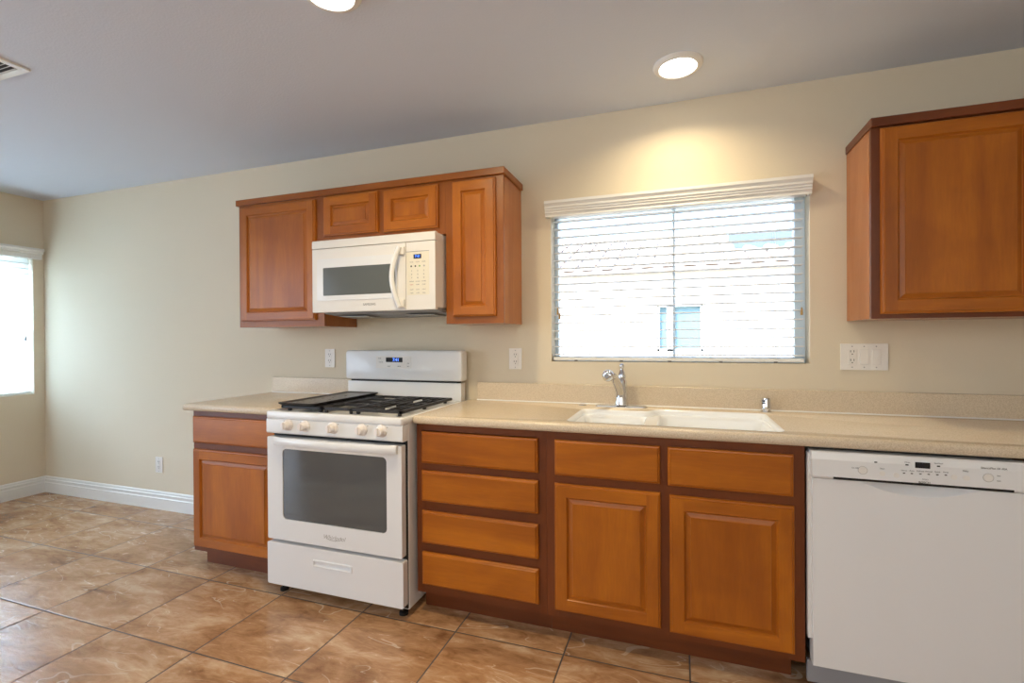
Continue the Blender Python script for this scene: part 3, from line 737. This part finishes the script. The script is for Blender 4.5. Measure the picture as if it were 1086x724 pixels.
for i in range(len(A)): bm.faces.new((A[i], A[(i+1) % len(A)], A2[(i+1) % len(A)], A2[i]))
bm.faces.new(A2); p = finish('griddle_plate', bm, 'griddle_surface', o, label='smooth grey cooking surface')
o['label'] = 'flat black griddle lying over the left burners of the stove'; o['category'] = 'griddle'

# ------------------------------------------------------------------ microwave
MX0, MX1, MY, MZ0, MZ1 = -.765, -.006, -.382, 1.412, 1.806
mw = root('microwave', 'white over-the-range microwave hung below the short wall cabinet', 'microwave', ((MX0+MX1)/2, -.2, MZ0))
finish('body', B(MX0+.003, MX1-.003, MY, -.004, MZ0+.012, MZ1-.002, bev=.004), 'white_plastic', mw)
bm = bmesh.new(); extrude_x(bm, [(MY-.001, MZ1-.001), (MY-.022, MZ1-.001), (MY-.027, MZ1-.010), (MY-.027, 1.7615), (MY-.001, 1.7615)], MX0, MX1)
finish('vent_grille', bm, 'white_plastic', mw)
bm = bmesh.new(); box(bm, MX0, -.1755, MY-.027, MY-.001, MZ0, 1.7585, bev=.003); md_ = finish('door', bm, 'white_plastic', mw)
bm = bmesh.new(); ring_plate(bm, rrect(-.730, -.225, 1.476, 1.702, .006, 3), rrect(-.690, -.235, 1.502, 1.654, .004, 3), MY-.0300, MY-.0275)
finish('window_surround', bm, 'white_enamel', md_)
bm = bmesh.new(); extrude_y(bm, rrect(-.6895, -.2355, 1.5025, 1.6535, .004, 3), MY-.0296, MY-.0272); finish('door_window', bm, 'microwave_glass', md_)
bm = bmesh.new()
pts = []; 
for i in range(15):
    t_ = i/14; pts.append((-.203-.026*math.sin(PI*t_), MY-.046-.026*math.sin(PI*t_), 1.428+.305*t_))
tube(bm, pts, [.013]*15, n=14)
finish('door_handle', bm, 'white_enamel', md_, smooth=True)
for zc_ in (1.446, 1.715): finish('handle_mount', B(-.218, -.178, MY-.042, MY-.0272, zc_-.020, zc_+.020, bev=.004), 'white_plastic', md_)
text('logo', 'SAMSUNG', (-.395, MY-.0275, 1.448), .017, md_, 'grey_print')
bm = bmesh.new(); box(bm, -.1735, MX1, MY-.027, MY-.001, MZ0, 1.7585, bev=.003); pc = finish('control_panel', bm, 'white_plastic', mw)
finish('keypad', B(-.168, -.040, MY-.0280, MY-.0272, 1.488, 1.706), 'cream_panel', pc)
bm = bmesh.new(); box(bm, -.172, -.040, MY-.0278, MY-.0272, 1.7075, 1.7095); finish('keypad_line', bm, 'grey_print', pc)
finish('clock_display', B(-.128, -.084, MY-.0288, MY-.0281, 1.672, 1.694), 'display_glass', pc)
text('clock_digits', '7:41', (-.105, MY-.0291, 1.683), .018, pc, 'display_digits')
for c_i, xx in enumerate((-.140, -.105, -.070)):
    for zz in (1.610, 1.592, 1.574): text('button_print', '123456789'[int((1.610-zz)/.018+.5)*3+c_i], (xx, MY-.0281, zz), .012, pc, 'grey_print')
    for zz, tt in ((1.655, 'COOK'), (1.556, 'POWER'), (1.540, 'START'), (1.515, 'LIGHT'), (1.497, 'TURN')): text('button_print', tt, (xx, MY-.0281, zz), .007, pc, 'red_print' if zz == 1.540 and c_i == 0 else 'grey_print')
for xx, mm in ((-.142, 'dark_print'), (-.118, 'dark_print'), (-.094, 'green_print'), (-.068, 'light_grey_print')):
    bm = bmesh.new(); lathe(bm, [(0, 0), (.0045, 0), (.0045, .0005), (0, .0005)], (xx, MY-.0281, 1.634), axis=(0, -1, 0), n=12); finish('button_icon', bm, mm, pc)
# underside pan with filters
bm = bmesh.new(); extrude_x(bm, [(MY+.012, MZ0+.011), (MY+.03, MZ0-.006), (-.10, MZ0-.022), (-.03, MZ0+.011)], MX0+.04, MX1-.01)
un = finish('underside_pan', bm, 'grey_plastic', mw)
for xa in (-.66, -.24):
    bm = bmesh.new()
    box(bm, xa, xa+.17, -.30, -.12, MZ0-.0205, MZ0-.0165)
    finish('grease_filter', bm, 'brushed_metal', un)

# ------------------------------------------------------------------ dishwasher
DX0, DX1, DY = 1.579, 2.172, -.648
dw = root('dishwasher', 'white built-in dishwasher under the right end of the countertop', 'dishwasher', ((DX0+DX1)/2, -.33, 0))
finish('tub', B(DX0+.008, DX1-.008, -.590, -.03, .12, .862), 'grey_plastic', dw)
bm = bmesh.new()
# door with scooped handle pocket below the control strip
nx, pts = 24, []
zt_, zbm = .772, .118
g_ = [[None]*(nx+1) for _ in range(4)]
xs = [DX0+.004+(DX1-DX0-.008)*i/nx for i in range(nx+1)]
def scoop(x): 
    u_ = (x-1.885)/.150
    return max(0, 1-u_*u_)
A = [bm.verts.new((x, DY+.034*scoop(x)**.8, zt_)) for x in xs]
Bv = [bm.verts.new((x, DY, zt_-.004-.034*scoop(x))) for x in xs]
Cv = [bm.verts.new((x, DY, zbm)) for x in xs]
for i in range(nx):
    bm.faces.new((A[i], A[i+1], Bv[i+1], Bv[i])); bm.faces.new((Bv[i], Bv[i+1], Cv[i+1], Cv[i]))
Ab = [bm.verts.new((x, DY+.045, zt_)) for x in xs]; Cb = [bm.verts.new((x, DY+.045, zbm)) for x in xs]
for i in range(nx):
    bm.faces.new((A[i], A[i+1], Ab[i+1], Ab[i])); bm.faces.new((Cv[i], Cv[i+1], Cb[i+1], Cb[i])); bm.faces.new((Ab[i], Ab[i+1], Cb[i+1], Cb[i]))
for k in (0, nx): bm.faces.new((A[k], Bv[k], Cv[k], Cb[k], Ab[k]))
dd = finish('door', bm, 'white_enamel', dw, smooth=25)
bm = bmesh.new()
P_ = [(DY+.045, .7725), (DY-.004, .7745), (DY-.008, .782), (DY-.006, .840), (DY+.000, .862), (DY+.006, .866), (DY+.045, .866)]
extrude_x(bm, P_, DX0, DX1)
ct = finish('control_strip', bm, 'white_enamel', dw)
# dark finger slot, wider than the scoop
finish('handle_slot', B(1.643, 2.125, DY-.0082, DY-.004, .7755, .7830), 'black_gap', ct)
yq = DY-.0073
finish('display', B(1.873, 1.913, yq-.0006, yq+.0002, .832, .851), 'display_glass', ct)
for xx, zz in ((1.728, .812), (2.062, .816)):
    bm = bmesh.new(); lathe(bm, [(.0105, 0), (.0125, .0008), (.0125, .0014), (.0105, .0020), (.0100, .0012), (0, .0012)], (xx, yq+.0004, zz), axis=(0, -1, 0), n=26); pb = finish('push_button', bm, 'white_plastic', ct, smooth=True)
    bm = bmesh.new(); lathe(bm, [(.0125, .0002), (.0138, .0002), (.0138, .0008), (.0125, .0008)], (xx, yq+.0004, zz), axis=(0, -1, 0), n=26); finish('button_ring', bm, 'light_grey_print', pb)
for xx, zz in ((1.783, .806), (1.822, .803), (1.975, .810), (2.007, .810)):
    bm = bmesh.new(); lathe(bm, [(.0085, 0), (.0085, .0012), (0, .0014)], (xx, yq+.0004, zz), axis=(0, -1, 0), n=22); finish('push_button', bm, 'white_plastic', ct, smooth=True)
for k, (xx, tt) in enumerate(((1.843, 'Heavy'), (1.864, 'Auto'), (1.887, 'Delicate'), (1.909, 'Normal'), (1.932, 'Quick'), (1.954, 'Rinse'))):
    text('cycle_print', tt, (xx, yq-.0002, .821+.0006*k), .0062, ct, 'grey_print')
    finish('cycle_light', B(xx-.003, xx+.003, yq-.0006, yq+.0004, .8105+.0006*k, .8135+.0006*k), 'dark_print', ct)
for xx, zz, tt in ((1.706, .818, 'On Off'), (1.783, .822, 'Start'), (1.852, .848, 'Clean'), (1.935, .851, 'Sanitized'), (2.005, .832, 'Delay'), (2.088, .824, 'hrs'), (2.088, .808, 'min'), (1.900, .7965, 'Select')):
    text('label_print', tt, (xx, yq-.0002, zz), .0066, ct, 'grey_print')
for xx, zz in ((1.765, .842), (1.851, .840), (1.935, .842)): finish('status_light', B(xx-.004, xx+.004, yq-.0006, yq+.0004, zz-.002, zz+.002), 'dark_print', ct)
text('model_print', 'SilencePlus 50 dBA', (2.076, yq-.0002, .846), .0085, ct, 'grey_print')
text('logo', 'BOSCH', (1.897, DY-.0092, .786), .0095, ct, 'dark_print')
finish('toe_panel', B(DX0-.006, DX1, -.610, -.590, .035, .112, bev=.003), 'grey_plastic', dw)
finish('side_gasket', B(DX0-.006, DX0+.006, -.625, -.600, .20, .855), 'white_plastic', dw)
for xx in (DX0+.05, DX1-.05): 
    for yy in (-.56, -.08):
        bm = bmesh.new(); lathe(bm, [(0, 0), (.018, 0), (.018, .008), (.007, .012), (.007, .121), (0, .121)], (xx, yy, 0), n=14); finish('leveling_foot', bm, 'black_gap', dw)

# ------------------------------------------------------------------ outlets
def duplex(bm, cx, cz, yf, mi=0):
    for dz in (.0195, -.0195):
        for sx_ in (-1, 1): box(bm, cx+sx_*.0065-.0012, cx+sx_*.0065+.0012, yf-.0006, yf+.001, cz+dz+.001, cz+dz+.010)
        lathe(bm, [(0, 0), (.0026, 0), (.0026, .0006), (0, .0006)], (cx, yf+.0002, cz+dz-.007), axis=(0, -1, 0), n=10)
def outlet(cx, cz, label, decora=True):
    r = root('wall_outlet', label, 'outlet', (cx, -.003, cz), 'duplex outlets on the back wall')
    finish('cover_plate', B(cx-.038, cx+.038, -.0065, -.0005, cz-.059, cz+.059, bev=.002), 'outlet_plastic', r)
    bm = bmesh.new(); box(bm, cx-.0165, cx+.0165, -.0085, -.0066, cz-.034, cz+.034, bev=.001, seg=1)
    f = finish('receptacle', bm, 'outlet_plastic', r)
    bm = bmesh.new(); duplex(bm, cx, cz, -.0086); finish('slots', bm, 'dark_print', f)
    bm = bmesh.new()
    for dz in (.047, -.047): lathe(bm, [(0, 0), (.003, 0), (.003, .0006), (0, .0006)], (cx, -.0066, cz+dz), axis=(0, -1, 0), n=10)
    finish('screw', bm, 'light_grey_print', r)
outlet(-.985, 1.145, 'white duplex outlet above the counter left of the stove')
outlet(.279, 1.150, 'white duplex outlet on the wall between stove and window')
outlet(-2.553, .332, 'white duplex outlet low on the wall above the baseboard')
gx, gz = 1.932, 1.171
r = root('switch_plate', 'white three-gang plate with one outlet and two rocker switches', 'switch', (gx, -.003, gz))
finish('cover_plate', B(gx-.091, gx+.091, -.0065, -.0005, gz-.0595, gz+.0595, bev=.002), 'outlet_plastic', r)
f = finish('receptacle', B(gx-.046-.0165, gx-.046+.0165, -.0085, -.0066, gz-.034, gz+.034, bev=.001, seg=1), 'outlet_plastic', r)
bm = bmesh.new(); duplex(bm, gx-.046, gz, -.0086); finish('slots', bm, 'dark_print', f)
for xx, sg in ((gx, 1), (gx+.046, -1)):
    fr2 = finish('switch_frame', B(xx-.0170, xx+.0170, -.0078, -.0066, gz-.0345, gz+.0345, bev=.0005, seg=1), 'white_plastic', r)
    bm = bmesh.new(); extrude_x(bm, [(-.0079, gz-.032), (-.0079-(.0045 if sg > 0 else .001), gz-.032), (-.0095, gz), (-.0079-(.001 if sg > 0 else .0045), gz+.032), (-.0079, gz+.032)], xx-.0150, xx+.0150)
    finish('rocker', bm, 'outlet_plastic', fr2)
bm = bmesh.new()
for xx in (-.046, 0, .046):
    for dz in (.047, -.047): lathe(bm, [(0, 0), (.003, 0), (.003, .0006), (0, .0006)], (gx+xx, -.0066, gz+dz), axis=(0, -1, 0), n=10)
finish('screw', bm, 'light_grey_print', r)

# ------------------------------------------------------------------ ceiling: recessed lights, register
def can(cx, cy, label, power):
    r = root('recessed_light', label, 'ceiling light', (cx, cy, H))
    bm = bmesh.new(); lathe(bm, [(.104, H-.0005), (.103, H-.006), (.094, H-.014), (.080, H-.016), (.073, H-.010), (.0705, H-.001)], (cx, cy, 0), n=40)
    finish('trim_ring', bm, 'lamp_trim', r, smooth=True)
    bm = bmesh.new(); lathe(bm, [(.0700, H-.0012), (.066, H-.012), (.058, H-.019), (.045, H-.024), (.025, H-.0275), (0, H-.029)], (cx, cy, 0), n=40)
    finish('lens', bm, 'lamp_lens', r, smooth=True)
    l = light('lamp_light', 'AREA', (0, 0, -.034), power, (1, .80, .48), shape='DISK', size=.13); l.parent = r
    l.data.spread = math.radians(150)
can(1.146, -.345, 'recessed ceiling light glowing above the sink window', 4.8)
can(.030, -1.215, 'recessed ceiling light cut by the top edge of the photo', 12)
vr = root('ceiling_register', 'white louvred air register in the ceiling at the far left', 'vent', (-1.67, -1.41, H))
bm = bmesh.new(); x0, x1, y0, y1 = -1.82, -1.522, -1.56, -1.257; w = .028
for q in ((x0, x1, y0, y0+w), (x0, x1, y1-w, y1), (x0, x0+w, y0+w, y1-w), (x1-w, x1, y0+w, y1-w)): box(bm, q[0], q[1], q[2], q[3], H-.009, H-.0005)
finish('frame', bm, 'white_trim', vr)
finish('duct_opening', B(x0+w, x1-w, y0+w, y1-w, H-.0025, H-.0005), 'dark_print', vr)
bm = bmesh.new(); n_ = 14
for i in range(n_):
    y = y0+w+.006+(y1-y0-2*w-.012)*i/(n_-1)
    extrude_x(bm, [(y-.006, H-.010), (y-.005, H-.0105), (y+.005, H-.0035), (y+.004, H-.003)], x0+w, x1-w)
finish('louvres', bm, 'white_trim', vr)

# ------------------------------------------------------------------ outdoors
structure(finish('ground', B(-9, 9, .17, 9, -.25, -.12), 'yard_gravel'))
NY = 4.0
nh = root('neighbour_house', 'sunlit pale stucco house seen through the blind of the sink window', 'house', (1.4, NY+1, -.12))
bm = bmesh.new(); wx0, wx1, wz0, wz1 = .88, 1.44, 1.09, 1.70
box(bm, -6, wx0, NY, NY+.2, -.12, 2.2); box(bm, wx1, 7, NY, NY+.2, -.12, 2.2); box(bm, wx0, wx1, NY, NY+.2, -.12, wz0); box(bm, wx0, wx1, NY, NY+.2, wz1, 2.2)
finish('wall', bm, 'stucco', nh)
bm = bmesh.new(); t = .03
box(bm, wx0, wx0+t, NY+.02, NY+.08, wz0, wz1); box(bm, wx1-t, wx1, NY+.02, NY+.08, wz0, wz1); box(bm, wx0, wx1, NY+.02, NY+.08, wz0, wz0+t); box(bm, wx0, wx1, NY+.02, NY+.08, wz1-t, wz1)
box(bm, 1.0, 1.10, NY+.02, NY+.08, wz0, wz1)
nw = finish('window', bm, 'white_trim', nh)
finish('pane', B(wx0+t, wx1-t, NY+.09, NY+.095, wz0+t, wz1-t), 'neighbour_glass', nw)
# barrel tiled roof slope rising away
bm = bmesh.new(); ang = math.radians(20); ca, sa = math.cos(ang), math.sin(ang)
ey_, ez_ = NY-.06, 2.16
pitch_ = .26; ncol = 50; rowl = .34; nrow = 8
for cix in range(ncol):
    xc = -6+pitch_*cix
    for rw in range(nrow if xc < 1.9 else 3):
        s0_, s1_ = rw*rowl-.04, (rw+1)*rowl
        lift0, lift1 = .035, .0
        ra, rb = .085, .065
        A = []; Bq = []
        for k in range(7):
            a = PI*k/6
            A.append(bm.verts.new((xc+ra*math.cos(a), ey_+s0_*ca, ez_+s0_*sa+lift0+ra*.8*math.sin(a))))
            Bq.append(bm.verts.new((xc+rb*math.cos(a), ey_+s1_*ca, ez_+s1_*sa+lift1+rb*.8*math.sin(a))))
        for k in range(6): bm.faces.new((A[k], A[k+1], Bq[k+1], Bq[k]))
        bm.faces.new(A)
finish('roof_tiles', bm, 'roof_tile', nh)
bm = bmesh.new(); LN = nrow*rowl
vs = []
def deck(xa, xb, LN):
    v = [bm.verts.new(v) for v in ((xa, ey_-.02, ez_), (xb, ey_-.02, ez_), (xb, ey_+LN*ca, ez_+LN*sa), (xa, ey_+LN*ca, ez_+LN*sa), (xa, ey_-.02, ez_-.06), (xb, ey_-.02, ez_-.06), (xb, ey_+LN*ca, ez_+LN*sa-.06), (xa, ey_+LN*ca, ez_+LN*sa-.06))]
    for f in ((0, 1, 2, 3), (4, 5, 6, 7), (0, 1, 5, 4), (1, 2, 6, 5), (2, 3, 7, 6), (3, 0, 4, 7)): bm.faces.new([v[i] for i in f])
deck(-6.2, 1.9, LN); deck(1.9, 7.2, 3*rowl)
finish('roof_deck', bm, 'roof_tile', nh)
finish('shade_band', B(1.84, 7.2, NY+1.02, NY+1.14, 2.40, 2.76, bev=.01), 'shade_blue', nh)  # flat band whose blue-grey colour stands in for shade behind the tile ridge
